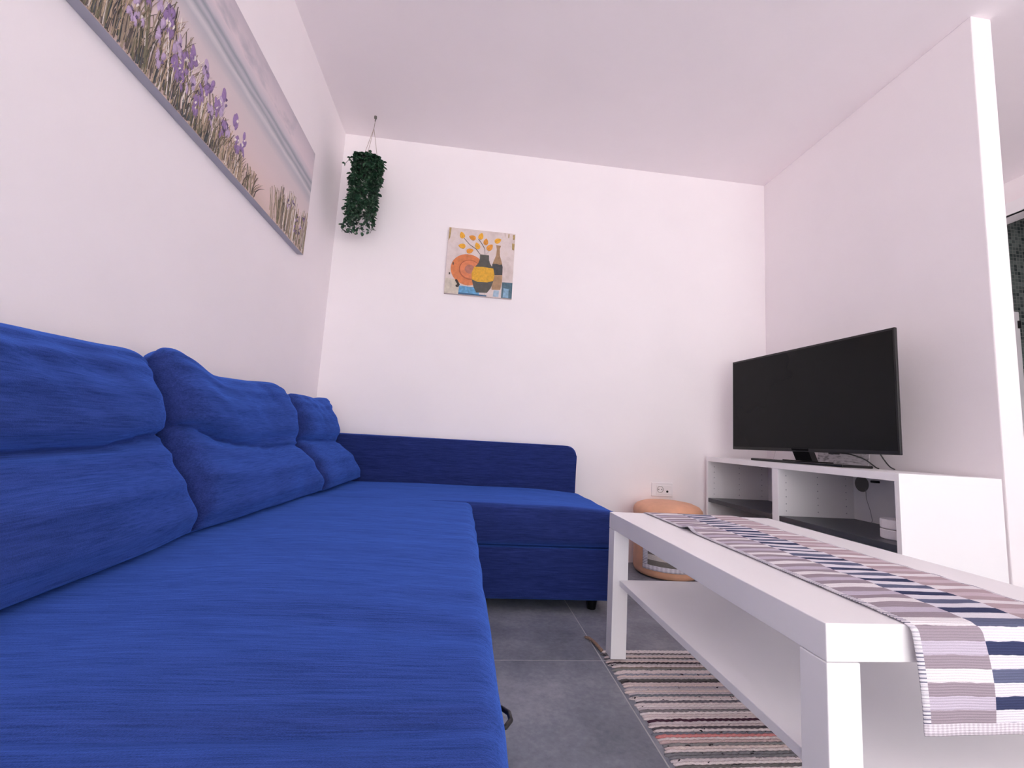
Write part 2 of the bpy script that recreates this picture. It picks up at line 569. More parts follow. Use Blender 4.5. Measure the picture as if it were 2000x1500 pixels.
# ------------------------------------------------------------------ math-node helper for woven patterns
class NM:
    def __init__(self, nt):
        self.nt = nt
    def op(self, o, a, b=None, c=None):
        n = self.nt.nodes.new('ShaderNodeMath'); n.operation = o
        for i, v in enumerate((a, b, c)):
            if v is None:
                continue
            if isinstance(v, (int, float)):
                n.inputs[i].default_value = v
            else:
                self.nt.links.new(v, n.inputs[i])
        return n.outputs[0]
    def mix(self, f, a, b):
        n = self.nt.nodes.new('ShaderNodeMix'); n.data_type = 'RGBA'
        for s, v in ((n.inputs[0], f), (n.inputs[6], a), (n.inputs[7], b)):
            if isinstance(v, (int, float)):
                s.default_value = v
            elif isinstance(v, tuple):
                s.default_value = v
            else:
                self.nt.links.new(v, s)
        return n.outputs[2]

STRIPE, HEM = 0.0175, 0.016
def runner_mat(name='striped_woven_cotton', grey=(166, 154, 164), lil=(205, 196, 212)):
    m, nt, p = new_mat(name)
    k = NM(nt)
    uv = nt.nodes.new('ShaderNodeUVMap'); uv.uv_map = 'weave'
    sp = nt.nodes.new('ShaderNodeSeparateXYZ')
    link(nt, uv.outputs['UV'], sp.inputs[0])
    u, v0 = sp.outputs[0], sp.outputs[1]
    n = nt.nodes.new('ShaderNodeTexNoise'); n.inputs['Scale'].default_value = 55; n.inputs['Detail'].default_value = 2
    link(nt, uv.outputs['UV'], n.inputs['Vector'])
    nf = nt.nodes.new('ShaderNodeTexNoise'); nf.inputs['Scale'].default_value = 700; nf.inputs['Detail'].default_value = 2
    link(nt, uv.outputs['UV'], nf.inputs['Vector'])
    v = k.op('ADD', v0, k.op('MULTIPLY', k.op('SUBTRACT', n.outputs['Fac'], 0.5), 0.003))
    row = k.op('FLOOR', k.op('DIVIDE', k.op('SUBTRACT', v, HEM), STRIPE))
    par = k.op('MODULO', k.op('ADD', row, 40.0), 2.0)                     # 0 even row, 1 odd row
    quad = k.op('MODULO', k.op('ADD', row, 40.0), 4.0)
    is1 = k.op('COMPARE', quad, 1.0, 0.25)
    white, lilac = srgb(244, 240, 243), srgb(*lil)
    light = k.mix(is1, white, lilac)
    light3 = k.mix(is1, white, srgb(216, 200, 208))
    c1 = k.mix(par, srgb(*grey), light)
    c3 = k.mix(par, srgb(192, 172, 178), light3)
    navy = k.mix(is1, srgb(104, 110, 138), srgb(62, 70, 104))
    c2 = k.mix(par, srgb(236, 233, 242), navy)
    col = k.mix(k.op('GREATER_THAN', u, 0.110), c1, c2)
    col = k.mix(k.op('GREATER_THAN', u, 0.212), col, c3)
    # corded ribs across the cloth
    rib = k.op('SINE', k.op('MULTIPLY', v0, 2 * math.pi / 0.0035))
    rb = k.op('MULTIPLY_ADD', rib, 0.09, 0.91)
    fz = k.op('MULTIPLY_ADD', nf.outputs['Fac'], 0.36, 0.82)
    # hems
    chk = k.op('GREATER_THAN', k.op('SINE', k.op('MULTIPLY', v0, 2 * math.pi / 0.0052)), 0.45)
    blk = k.op('GREATER_THAN', k.op('SINE', k.op('MULTIPLY', v0, 2 * math.pi / 0.07)), -0.2)
    hemc = k.mix(k.op('MULTIPLY', chk, k.op('MULTIPLY_ADD', blk, 0.5, 0.35)), srgb(238, 234, 240), srgb(98, 100, 128))
    he = k.op('MAXIMUM', k.op('LESS_THAN', u, 0.010), k.op('GREATER_THAN', u, 0.305))
    col = k.mix(he, col, hemc)
    bot = k.op('LESS_THAN', v0, HEM)
    bs = k.op('MULTIPLY_ADD', k.op('SINE', k.op('MULTIPLY', u, 2 * math.pi / 0.007)), 0.5, 0.5)
    col = k.mix(bot, col, k.mix(bs, srgb(214, 206, 216), srgb(238, 232, 240)))
    g = nt.nodes.new('ShaderNodeMix'); g.data_type = 'RGBA'; g.blend_type = 'MULTIPLY'
    g.inputs[0].default_value = 1.0
    link(nt, col, g.inputs[6])
    cb = nt.nodes.new('ShaderNodeCombineColor')
    s = k.op('MULTIPLY', rb, fz)
    for i in range(3):
        link(nt, s, cb.inputs[i])
    link(nt, cb.outputs[0], g.inputs[7])
    link(nt, g.outputs[2], p.inputs['Base Color'])
    p.inputs['Roughness'].default_value = 0.9
    p.inputs['Specular IOR Level'].default_value = 0.15
    bump(nt, k.op('ADD', rib, k.op('MULTIPLY', nf.outputs['Fac'], 1.5)), 0.35, 0.0008, p)
    return m
M_RUNNER = runner_mat()

# ------------------------------------------------------------------ table runner
RX0, RW = 0.633, 0.312
def runner():
    path = []                                   # (y, z) from the near hem upward, over the top, down the far end
    yt, zt = TY0 - 0.006, TZ + 0.0022
    rr = 0.012
    for i in range(22):
        path.append((yt - 0.004 * math.sin(i / 22 * 3.1), 0.318 + (zt - rr - 0.318) * i / 22))
    for i in range(7):
        a = math.pi / 2 * i / 6
        path.append((yt + rr - rr * math.cos(a), zt - rr + rr * math.sin(a)))
    n = 120
    ye = TY1 + 0.006 - rr
    for i in range(1, n + 1):
        path.append((yt + rr + (ye - yt - rr) * i / n, zt))
    for i in range(1, 7):
        a = math.pi / 2 * i / 6
        path.append((ye + rr * math.sin(a), zt - rr + rr * math.cos(a)))
    for i in range(1, 10):
        path.append((ye + rr, zt - rr - 0.08 * i / 9))
    bm = bmesh.new()
    lay = bm.loops.layers.uv.new('weave')
    nu = 40
    grid, V = [], []
    acc = 0.0
    for i, (y, z) in enumerate(path):
        if i:
            acc += math.hypot(y - path[i - 1][0], z - path[i - 1][1])
        V.append(acc)
        row = []
        flat = TY0 + 0.05 < y < TY1 - 0.02 and z > TZ
        for j in range(nu + 1):
            u = RW * j / nu
            x = RX0 + u
            zz, yy = z, y
            if z > TZ:
                k = max(0.0, min(1.0, (y - TY0) / 0.06)) * max(0.0, min(1.0, (TY1 - y) / 0.04))
                wv = (0.0022 * (1 + nz3(x * 9, y * 22, 1.0)) + 0.0016 * (1 + nz3(x * 14, y * 60, 7.0))) * (0.25 + 0.75 * min(1.0, u / 0.05))
                # a lifted fold on the sofa-side edge
                wv += 0.011 * math.exp(-((y - 1.20) / 0.022) ** 2) * math.exp(-(u / 0.05) ** 2)
                zz += k * wv
            else:
                yy -= 0.003 * (1 + nz3(x * 16, z * 9, 4.0)) * (1 if y < 1 else -1)
                if y < 1:
                    x += 0.010 * (TZ - z) / 0.13
            row.append(bm.verts.new((x, yy, zz)))
        grid.append(row)
    for i in range(len(path) - 1):
        for j in range(nu):
            f = bm.faces.new((grid[i][j], grid[i][j + 1], grid[i + 1][j + 1], grid[i + 1][j]))
            for lp, (jj, ii) in zip(f.loops, ((j, i), (j + 1, i), (j + 1, i + 1), (j, i + 1))):
                lp[lay].uv = (RW * jj / nu, V[ii])
    o = finish(bm, 'table_runner', M_RUNNER, None, True, origin=(RX0 + RW / 2, (TY0 + TY1) / 2, TZ))
    s = o.modifiers.new('cloth_thickness', 'SOLIDIFY'); s.thickness = 0.0014; s.offset = 1.0
    tag(o, 'striped grey, white and navy woven runner lying along the coffee table', 'table runner')
runner()

# ------------------------------------------------------------------ rag rug
def rag_mat():
    m, nt, p = new_mat('woven_rags')
    k = NM(nt)
    oi = nt.nodes.new('ShaderNodeObjectInfo')
    n = noise_node(nt, 1.0, 3, 0.6, mapping=(45, 90, 90), coord='Object')
    rm = nt.nodes.new('ShaderNodeMath'); rm.operation = 'MULTIPLY'; rm.inputs[1].default_value = 31.0
    link(nt, oi.outputs['Random'], rm.inputs[0])
    ad = nt.nodes.new('ShaderNodeVectorMath')
    link(nt, n.inputs['Vector'].links[0].from_socket, ad.inputs[0]); link(nt, rm.outputs[0], ad.inputs[1])
    link(nt, ad.outputs[0], n.inputs['Vector'])
    fine = noise_node(nt, 420, 3, 0.7)
    thr = k.op('GREATER_THAN', k.op('ADD', n.outputs['Fac'], k.op('MULTIPLY', k.op('SUBTRACT', 1.0, oi.outputs['Alpha']), 0.42)), 0.72)
    c = k.mix(thr, oi.outputs['Color'], srgb(58, 54, 58))
    g = nt.nodes.new('ShaderNodeMix'); g.data_type = 'RGBA'; g.blend_type = 'MULTIPLY'; g.inputs[0].default_value = 1.0
    link(nt, c, g.inputs[6])
    s = k.op('MULTIPLY_ADD', fine.outputs['Fac'], 0.9, 0.55)
    cb = nt.nodes.new('ShaderNodeCombineColor')
    for i in range(3):
        link(nt, s, cb.inputs[i])
    link(nt, cb.outputs[0], g.inputs[7])
    link(nt, g.outputs[2], p.inputs['Base Color'])
    p.inputs['Roughness'].default_value = 0.95
    p.inputs['Specular IOR Level'].default_value = 0.1
    bump(nt, fine.outputs['Fac'], 0.6, 0.002, p)
    return m
M_RAG = rag_mat()
RUGX0, RUGX1, RUGY1 = 0.506, 1.17, 1.520
PITCH = 0.0098
rug = thing('rag_rug', 'pale striped rag rug with dark and pink wefts under the coffee table', 'rug', (RUGX0, RUGY1, 0.0))
rr_ = random.Random(11)
pal = [(240, 228, 226), (230, 216, 214), (246, 236, 234), (222, 212, 214), (236, 220, 214), (248, 240, 238), (214, 206, 206)]
darks = [(120, 116, 116), (96, 92, 96), (140, 138, 146), (150, 140, 130)]
shapes = []
for q in range(6):                               # six strip shapes shared by all rows
    bm = bmesh.new()
    L = RUGX1 - RUGX0
    nx = 84
    rows = []
    a_end, b_end = rr_.uniform(-0.006, 0.006), rr_.uniform(-0.006, 0.006)
    for i in range(nx + 1):
        x = a_end + (L + b_end - a_end) * i / nx
        yw = 0.0022 * nz3(x * 6, q * 3.3, 1) + 0.0012 * nz3(x * 30, q * 2.1, 5)
        hgt = 0.0056 + 0.0007 * (1 if i % 2 else -1) + 0.0012 * nz3(x * 40, q, 9)
        endk = min(1.0, i / 2.0, (nx - i) / 2.0)
        w = PITCH * 0.57 * (0.55 + 0.45 * endk)
        hgt *= 0.5 + 0.5 * endk
        prof = [(-w, 0.0005), (-w * 0.85, hgt * 0.66), (-w * 0.4, hgt), (w * 0.4, hgt), (w * 0.85, hgt * 0.66), (w, 0.0005)]
        rows.append([bm.verts.new((x, yw + py, pz)) for py, pz in prof])
    for a, b in zip(rows, rows[1:]):
        for k in range(5):
            bm.faces.new((a[k], a[k + 1], b[k + 1], b[k]))
    bm.faces.new(rows[0][::-1]); bm.faces.new(rows[-1])
    me = bpy.data.meshes.new('weft_strip')
    bmesh.ops.recalc_face_normals(bm, faces=bm.faces)
    for f in bm.faces:
        f.smooth = True
    bm.to_mesh(me); bm.free()
    me.materials.append(M_RAG)
    shapes.append(me)
special = {1.439: (70, 64, 68), 1.425: (196, 190, 190), 1.401: (150, 152, 150), 1.366: (168, 170, 182), 1.340: (110, 108, 106), 1.329: (96, 92, 92),
           1.300: (186, 180, 188), 1.259: (134, 140, 146), 1.232: (126, 122, 130), 1.195: (140, 136, 138), 1.150: (84, 54, 70),
           1.126: (98, 92, 98), 1.103: (130, 132, 142), 1.091: (226, 150, 148), 1.078: (214, 190, 188), 1.066: (150, 150, 150), 1.030: (136, 136, 140), 0.995: (120, 118, 116)}
for i in range(152):
    y = RUGY1 - PITCH * (i + 0.5)
    o = bpy.data.objects.new('weft_strip', shapes[rr_.randrange(6)])
    COL.objects.link(o)
    o.parent = rug
    o.location = (rr_.uniform(-0.004, 0.004), y - RUGY1, 0.0)
    near = [c for s, c in special.items() if abs(s - y) <= PITCH * 0.5]
    if near:
        c, al = near[0], rr_.uniform(0.75, 1.0)
    elif rr_.random() < 0.08:
        c, al = darks[rr_.randrange(4)], rr_.uniform(0.7, 1.0)
    else:
        c, al = pal[rr_.randrange(7)], rr_.choice((1.0, 1.0, 1.0, 1.0, 0.85))
    o.color = srgb(*c)[:3] + (al,)
bm = bmesh.new()                                  # twisted tassel at the corner
base = [(0.507, 1.512, 0.006), (0.500, 1.545, 0.010), (0.496, 1.575, 0.009), (0.489, 1.598, 0.008), (0.479, 1.612, 0.006)]
for ph in (0, 2.1, 4.2):
    pts = []
    for i in range(25):
        f = i / 24 * 4
        a = Vector(base[min(int(f), 3)]).lerp(Vector(base[min(int(f), 3) + 1]), f - min(int(f), 3))
        pts.append(a + Vector((math.cos(f * 4 + ph), 0, math.sin(f * 4 + ph) * 0.7)) * 0.003)
    tube(bm, pts, [0.0034] * 21 + [0.003, 0.003, 0.0024, 0.001], 6)
o = finish(bm, 'tassel', plain('brown_yarn', srgb(150, 124, 108), 0.95, 0.2, 200), rug, True)
o['label'] = 'brown twisted corner tassel'

# ------------------------------------------------------------------ television bench
BX0, BX1, BY0, BY1, BZ = 1.478, 1.876, 1.377, 2.577, 0.638
bench = thing('tv_bench', 'white open television bench with charcoal shelves against the right wall', 'cabinet', ((BX0 + BX1) / 2, (BY0 + BY1) / 2, 0))
box('top_panel', BX0, BX1, BY0, BY1, BZ - 0.027, BZ, M_WHITE, bench, 0.0003, 1)
box('side_panel', BX0, BX1, BY0, BY0 + 0.017, 0.0, BZ - 0.0271, M_WHITE, bench, 0.0002, 1)
box('side_panel', BX0, BX1, BY1 - 0.018, BY1, 0.0, BZ - 0.0275, M_WHITE, bench, 0.001, 1)
box('divider', BX0, BX1 - 0.012, 1.961, 2.003, 0.0225, BZ - 0.0275, M_WHITE, bench, 0.001, 1)
box('bottom_panel', BX0, BX1, BY0 + 0.0175, BY1 - 0.0185, 0.0, 0.022, M_WHITE, bench, 0.001, 1)
bm = bmesh.new()
bx(bm, BX1 - 0.011, BX1 - 0.004, BY0 + 0.0175, BY1 - 0.0185, 0.0225, BZ - 0.0275)
finish(bm, 'back_panel', M_WHITE, bench)
for a, b in ((BY0 + 0.0175, 1.9605), (2.0035, BY1 - 0.0185)):
    box('shelf', BX0 + 0.003, BX1 - 0.013, a, b, 0.374, 0.397, M_DARKSHELF, bench, 0.001, 1)
    box('shelf', BX0 + 0.003, BX1 - 0.013, a, b, 0.185, 0.203, M_DARKSHELF, bench, 0.001, 1)
bm = bmesh.new()
for yy, sgn in ((1.961, -1), (BY1 - 0.018, -1)):
    for xx in (BX0 + 0.04, BX0 + 0.20, BX0 + 0.345):
        for q in range(6):
            z = 0.42 + q * 0.032
            prism(bm, [(xx + 0.0028 * math.cos(t * math.pi / 4), z + 0.0028 * math.sin(t * math.pi / 4)) for t in range(8)], 'XZ', yy - 0.0004, yy + 0.0004)
o = finish(bm, 'peg_holes', plain('peg_grey', srgb(176, 176, 184), 0.7), bench); o['kind'] = 'stuff'
bm = bmesh.new()
prism(bm, [(1.917 + 0.036 * math.cos(t * math.pi / 12), 0.563 + 0.036 * math.sin(t * math.pi / 12)) for t in range(24)], 'YZ', BX1 - 0.0125, BX1 - 0.011)
o = finish(bm, 'cable_hole', M_GREYHOLE, bench); o['label'] = 'round grey cable hole'
box('bracket', BX1 - 0.03, BX1 - 0.011, 1.825, 1.855, 0.575, 0.585, M_BLACK, bench, 0.002)
bm = bmesh.new()
tube(bm, [(1.860, 1.893, 0.545), (1.856, 1.888, 0.50), (1.852, 1.866, 0.45), (1.845, 1.85, 0.41), (1.82, 1.83, 0.3993)], 0.0011, 6)
tag(finish(bm, 'thin_wire', plain('grey_wire', srgb(150, 150, 152), 0.5), None, True, origin=(1.86, 1.89, 0.40)), 'thin grey wire hanging from the cable hole inside the bench', 'cable')

# round white router on the shelf
rt = thing('router', 'round white two-part router puck on the bench shelf', 'router', (1.602, 1.502, 0.397))
for z0, z1 in ((0.3972, 0.4315), (0.4330, 0.467)):
    bm = bmesh.new()
    lathe(bm, [(0, z0), (0.050, z0), (0.053, z0 + 0.003), (0.053, z1 - 0.003), (0.051, z1), (0, z1)], 1.602, 1.502, 48)
    o = finish(bm, 'router_half', M_PLASTIC, rt)
bm = bmesh.new()
lathe(bm, [(0, 0.4316), (0.0515, 0.4316), (0.0515, 0.4329), (0, 0.4329)], 1.602, 1.502, 48)
finish(bm, 'light_seam', M_GREYHOLE, rt)

# ------------------------------------------------------------------ television
def screen_mat():
    m, nt, p = new_mat('tv_screen')
    n = noise_node(nt, 3, 2)
    r = ramp(nt, n.outputs['Fac'], [(0.3, (0.006, 0.007, 0.007, 1)), (0.7, (0.008, 0.0085, 0.0088, 1))])
    link(nt, r.outputs['Color'], p.inputs['Base Color'])
    p.inputs['Roughness'].default_value = 0.22
    p.inputs['Specular IOR Level'].default_value = 0.18
    return m
tv = thing('television', 'black flat television on a dark stand, turned slightly toward the camera', 'television', (1.625, 1.995, BZ), rotz=0.1475)
O = (0, 0, 0)
TW, TH0, TH1 = 0.441, 0.058, 0.565
def shear(bm):
    for v in bm.verts:
        v.co.z -= 0.0125 * v.co.y
bm = bmesh.new()
bx(bm, -0.006, 0.008, -TW, TW, TH0, TH1, 0.003, 2)
shear(bm)
body = finish(bm, 'frame', M_BLACK, tv, origin=O)
bm = bmesh.new()
bx(bm, -0.0072, -0.0061, -TW + 0.009, TW - 0.009, TH0 + 0.016, TH1 - 0.010)
shear(bm)
finish(bm, 'screen', screen_mat(), tv, origin=O)
bm = bmesh.new()
bx(bm, 0.0082, 0.055, -0.30, 0.30, TH0 + 0.04, TH0 + 0.34, 0.012, 2)
shear(bm)
finish(bm, 'back_housing', M_BLACK, tv, origin=O)
bm = bmesh.new()
prism(bm, [(-0.012, 0.075), (0.022, 0.075), (0.052, 0.014), (0.018, 0.014)], 'XZ', -0.045, 0.045)
finish(bm, 'neck', M_BLACKGLOSS, tv, origin=O)
bm = bmesh.new()
bx(bm, -0.06, 0.115, -0.25, 0.25, 0.0005, 0.0125, 0.004, 2)
bx(bm, -0.01, 0.08, -0.10, 0.10, 0.0125, 0.0165, 0.002, 1)
finish(bm, 'stand_base', M_BLACKGLOSS, tv, origin=O)

def cable(name, pts, rad, mat, label):
    bm = bmesh.new()
    P = [Vector(p) for p in pts]
    out = []
    for i in range(len(P) - 1):                   # Catmull-Rom
        a, b, c, d = P[max(i - 1, 0)], P[i], P[i + 1], P[min(i + 2, len(P) - 1)]
        for s in range(8):
            t = s / 8
            out.append(0.5 * ((2 * b) + (c - a) * t + (2 * a - 5 * b + 4 * c - d) * t * t + (3 * b - a - 3 * c + d) * t ** 3))
    out.append(P[-1])
    tube(bm, out, rad, 8)
    o = finish(bm, name, mat, None, True, origin=P[-1])
    return tag(o, label, 'cable')
cable('power_cable', [(1.685, 1.88, 0.700), (1.70, 1.823, 0.698), (1.72, 1.797, 0.691), (1.75, 1.778, 0.676), (1.77, 1.764, 0.656), (1.785, 1.762, 0.645), (1.80, 1.765, 0.6415)], 0.0028, M_BLACK,
      'black cable arching from under the television to the bench top')
pc = bpy.data.objects['power_cable']
bm = bmesh.new()
bx(bm, 1.672, 1.692, 1.845, 1.888, 0.692, 0.708, 0.002)
pl = finish(bm, 'plug', M_BLACK, None, origin=pc.location); pl.location = (0, 0, 0); pl.parent = pc
cable('signal_cable', [(1.80, 1.80, 0.760), (1.815, 1.785, 0.725), (1.835, 1.772, 0.68), (1.855, 1.766, 0.652), (1.872, 1.76, 0.6415)], 0.0026, M_BLACK,
      'black cable dropping straight down behind the right end of the television')
cable('thin_cable', [(1.868, 2.485, 0.76), (1.869, 2.497, 0.70), (1.869, 2.508, 0.665), (1.866, 2.513, 0.641)], 0.0016, plain('pale_cable', srgb(196, 190, 194), 0.5),
      'thin pale cable behind the left end of the television')
cable('white_cable', [(1.79, 2.16, 0.646), (1.80, 2.08, 0.650), (1.80, 2.00, 0.645), (1.81, 1.94, 0.6405)], 0.0022, M_PLASTIC,
      'short white cable lying on the bench behind the television neck')
# printed leaflet leaning on the wall behind the television
def leaflet_mat():
    m, nt, p = new_mat('printed_paper')
    n = noise_node(nt, 1.0, 3, 0.6, mapping=(1, 26, 110))
    r = ramp(nt, n.outputs['Fac'], [(0.36, srgb(140, 138, 140)), (0.50, srgb(206, 202, 206)), (0.7, srgb(214, 210, 214))])
    link(nt, r.outputs['Color'], p.inputs['Base Color'])
    p.inputs['Roughness'].default_value = 0.7
    return m
bm = bmesh.new()
prism(bm, [(1.856, 0.6385), (1.8585, 0.6385), (1.8895, 0.85), (1.887, 0.85)], 'XZ', 1.873, 2.17)
tag(finish(bm, 'leaflet', leaflet_mat(), None, origin=(1.86, 2.02, BZ)), 'grey printed leaflet propped against the wall behind the television', 'leaflet')

# ------------------------------------------------------------------ pouf with striped pocket
PX, PY, PR = 1.165, 2.425, 0.178
pouf = thing('pouf', 'round tan leather pouf with a striped fabric pocket against the back wall', 'pouf', (PX, PY, 0))
bm = bmesh.new()
lathe(bm, [(0, 0.004), (PR - 0.02, 0.004), (PR - 0.006, 0.012), (PR, 0.03), (PR, 0.285), (PR - 0.004, 0.292), (0, 0.292)], PX, PY, 64)
finish(bm, 'body', M_LEATHER, pouf, True)
bm = bmesh.new()
lathe(bm, [(0, 0.293), (PR - 0.004, 0.293), (PR + 0.004, 0.305), (PR + 0.006, 0.325), (PR + 0.002, 0.345), (PR - 0.014, 0.363), (PR - 0.05, 0.377), (PR * 0.4, 0.385), (0, 0.387)], PX, PY, 64)
finish(bm, 'lid', M_LEATHER, pouf, True)
bm = bmesh.new()
lay = bm.loops.layers.uv.new('weave')
a0, a1 = math.radians(203), math.radians(312)
g = []
for i in range(41):
    a = a0 + (a1 - a0) * i / 40
    g.append([(bm.verts.new((PX + (PR + 0.003) * math.cos(a), PY + (PR + 0.003) * math.sin(a), 0.045 + 0.20 * j / 20)), (a - a0) * PR / ((a1 - a0) * PR), 0.20 * j / 20) for j in range(21)])
for i in range(40):
    for j in range(20):
        q = (g[i][j], g[i + 1][j], g[i + 1][j + 1], g[i][j + 1])
        f = bm.faces.new([w[0] for w in q])
        for lp, w in zip(f.loops, q):
            lp[lay].uv = (w[1] * 0.108, w[2] * 0.66)
o = finish(bm, 'pocket', runner_mat('striped_pocket_cotton', (128, 122, 118), (214, 206, 200)), pouf, True)
o.modifiers.new('cloth_thickness', 'SOLIDIFY').thickness = 0.002
o['label'] = 'striped grey and white fabric pocket'

# ------------------------------------------------------------------ wall socket
sock = thing('wall_socket', 'white double wall socket plate on the back wall above the pouf', 'socket', (1.216, YB, 0.427))
box('plate', 1.150, 1.283, YB - 0.009, YB - 0.0003, 0.386, 0.468, M_PLASTIC, sock, 0.003, 2)
box('insert', 1.178, 1.277, YB - 0.0115, YB - 0.0092, 0.398, 0.452, M_PLASTIC, sock, 0.001, 1)
def ring(cx, cz, r0, r1, y0, y1):
    bm = bmesh.new()
    n = 32
    for i in range(n):
        a, b = 2 * math.pi * i / n, 2 * math.pi * (i + 1) / n
        prism(bm, [(cx + r0 * math.cos(a), cz + r0 * math.sin(a)), (cx + r1 * math.cos(a), cz + r1 * math.sin(a)),
                   (cx + r1 * math.cos(b), cz + r1 * math.sin(b)), (cx + r0 * math.cos(b), cz + r0 * math.sin(b))], 'XZ', y0, y1)
    bmesh.ops.remove_doubles(bm, verts=bm.verts, dist=1e-6)
    return bm
finish(ring(1.202, 0.428, 0.0175, 0.0195, YB - 0.0135, YB - 0.0116), 'outlet_rim', M_GREYHOLE, sock)
for dx, dz in ((-0.009, 0), (0.009, 0)):
    bm = bmesh.new()
    prism(bm, [(1.202 + dx + 0.0028 * math.cos(t * math.pi / 6), 0.428 + dz + 0.0028 * math.sin(t * math.pi / 6)) for t in range(12)], 'XZ', YB - 0.0125, YB - 0.0116)
    finish(bm, 'pin_hole', M_BLACK, sock)
bm = bmesh.new()
prism(bm, [(1.246 + 0.0065 * math.cos(t * math.pi / 8), 0.417 + 0.0065 * math.sin(t * math.pi / 8)) for t in range(16)], 'XZ', YB - 0.014, YB - 0.0116)
finish(bm, 'aerial_jack', M_BLACK, sock)

# ------------------------------------------------------------------ hanging plant
PLX, PLY = -0.612, 2.425
plant = thing('hanging_plant', 'trailing dark green plant hanging from the ceiling in the corner', 'plant', (PLX, PLY, H))
bm = bmesh.new()
lathe(bm, [(0, H), (0.008, H), (0.008, H - 0.012), (0.003, H - 0.014), (0.003, H - 0.03), (0, H - 0.03)], PLX, PLY, 16)
finish(bm, 'ceiling_hook', M_GREYHOLE, plant)
KN = Vector((PLX - 0.003, PLY, H - 0.075))
bm = bmesh.new()
tube(bm, [(PLX, PLY, H - 0.028), KN], 0.0016, 6)
finish(bm, 'cord', M_CORD, plant)
PT = 2.185                                        # pot rim
for a in (2.7, 4.75, 0.25):
    bm = bmesh.new()
    tube(bm, [KN, (PLX + 0.052 * math.cos(a) - 0.014, PLY + 0.052 * math.sin(a), PT - 0.01)], 0.0014, 6)
    finish(bm, 'cord', M_CORD, plant)
PCX = PLX - 0.014
bm = bmesh.new()
lathe(bm, [(0, 2.09), (0.040, 2.09), (0.056, PT), (0.052, PT), (0.046, 2.165), (0, 2.165)], PCX, PLY, 28)
finish(bm, 'pot', plain('dark_pot', srgb(40, 44, 42), 0.6), plant)
def leaf_mat():
    m, nt, p = new_mat('glossy_leaf')
    n = noise_node(nt, 45, 3)
    r = ramp(nt, n.outputs['Fac'], [(0.35, srgb(20, 44, 32)), (0.52, srgb(36, 74, 52)), (0.68, srgb(84, 124, 92))])
    link(nt, r.outputs['Color'], p.inputs['Base Color'])
    p.inputs['Roughness'].default_value = 0.4
    return m
M_LEAF = leaf_mat()
lr = random.Random(21)
def leaf(bm, base, d, up, size):
    d = d.normalized()
    w = d.cross(up)
    w = w.normalized() if w.length > 1e-4 else d.orthogonal().normalized()
    nrm = w.cross(d).normalized()
    L, W = size, size * 0.36
    pts = [base, base + d * L * 0.35 + w * W + nrm * 0.002, base + d * L * 0.75 + w * W * 0.75, base + d * L - nrm * 0.002,
           base + d * L * 0.75 - w * W * 0.75, base + d * L * 0.35 - w * W + nrm * 0.002, base + d * L * 0.5 - nrm * 0.003]
    V = [bm.verts.new(p) for p in pts]
    for i in range(6):
        bm.faces.new((V[6], V[i], V[(i + 1) % 6]))
for vi in range(54):
    bm = bmesh.new()
    a = vi * 2.39996 + lr.uniform(-0.3, 0.3)
    r0 = 0.020 + 0.036 * math.sqrt(lr.random())
    rout = r0 + lr.uniform(0.012, 0.030)
    drop = lr.uniform(0.30, 0.435) if vi > 6 else lr.uniform(0.08, 0.2)
    pts = [Vector((PCX + r0 * math.cos(a), PLY + r0 * math.sin(a), PT - 0.01))]
    pts.append(Vector((PCX + (rout + r0) / 2 * math.cos(a), PLY + (r0 + rout) / 2 * math.sin(a), PT + lr.uniform(-0.002, 0.018))))
    nseg = max(5, int(drop / 0.022))
    wob = lr.uniform(0, 9)
    for i in range(nseg + 1):
        f = i / nseg
        rad = rout * (1 - 0.08 * f) + 0.010 * math.sin(f * 5 + wob)
        aa = a + 0.25 * math.sin(f * 4 + wob)
        pts.append(Vector((PCX - 0.016 * f + rad * math.cos(aa), PLY + rad * math.sin(aa), PT - 0.005 - drop * f)))
    tube(bm, pts, 0.0011, 5)
    for i in range(1, len(pts)):
        for q in range(2 if i > 1 else 5):
            t = lr.random()
            b = pts[i - 1].lerp(pts[i], t)
            ang = lr.uniform(0, 2 * math.pi)
            d = Vector((math.cos(ang), math.sin(ang), lr.uniform(-0.9, 0.35)))
            out = Vector((math.cos(a), math.sin(a), 0)) * 0.6
            leaf(bm, b, d + out, Vector((lr.uniform(-.4, .4), lr.uniform(-.4, .4), 1)), lr.uniform(0.017, 0.030))
    finish(bm, 'vine', M_LEAF, plant)
bm = bmesh.new()                                  # the sprig that sticks out to the left
p0 = Vector((PCX - 0.05, PLY - 0.03, 2.165)); p1 = Vector((PCX - 0.085, PLY - 0.045, 2.16)); p2 = Vector((PCX - 0.108, PLY - 0.05, 2.122))
tube(bm, [p0, p1, p2], 0.0011, 5)
for b, d in ((p0, (-1, -.3, .5)), (p1, (-1, 0, .1)), (p1, (-.4, -.5, -.6)), (p2, (-1, .2, .1)), (p2, (-.2, -.2, -1))):
    leaf(bm, b, Vector(d), Vector((0, 0.2, 1)), 0.021)
finish(bm, 'vine', M_LEAF, plant)

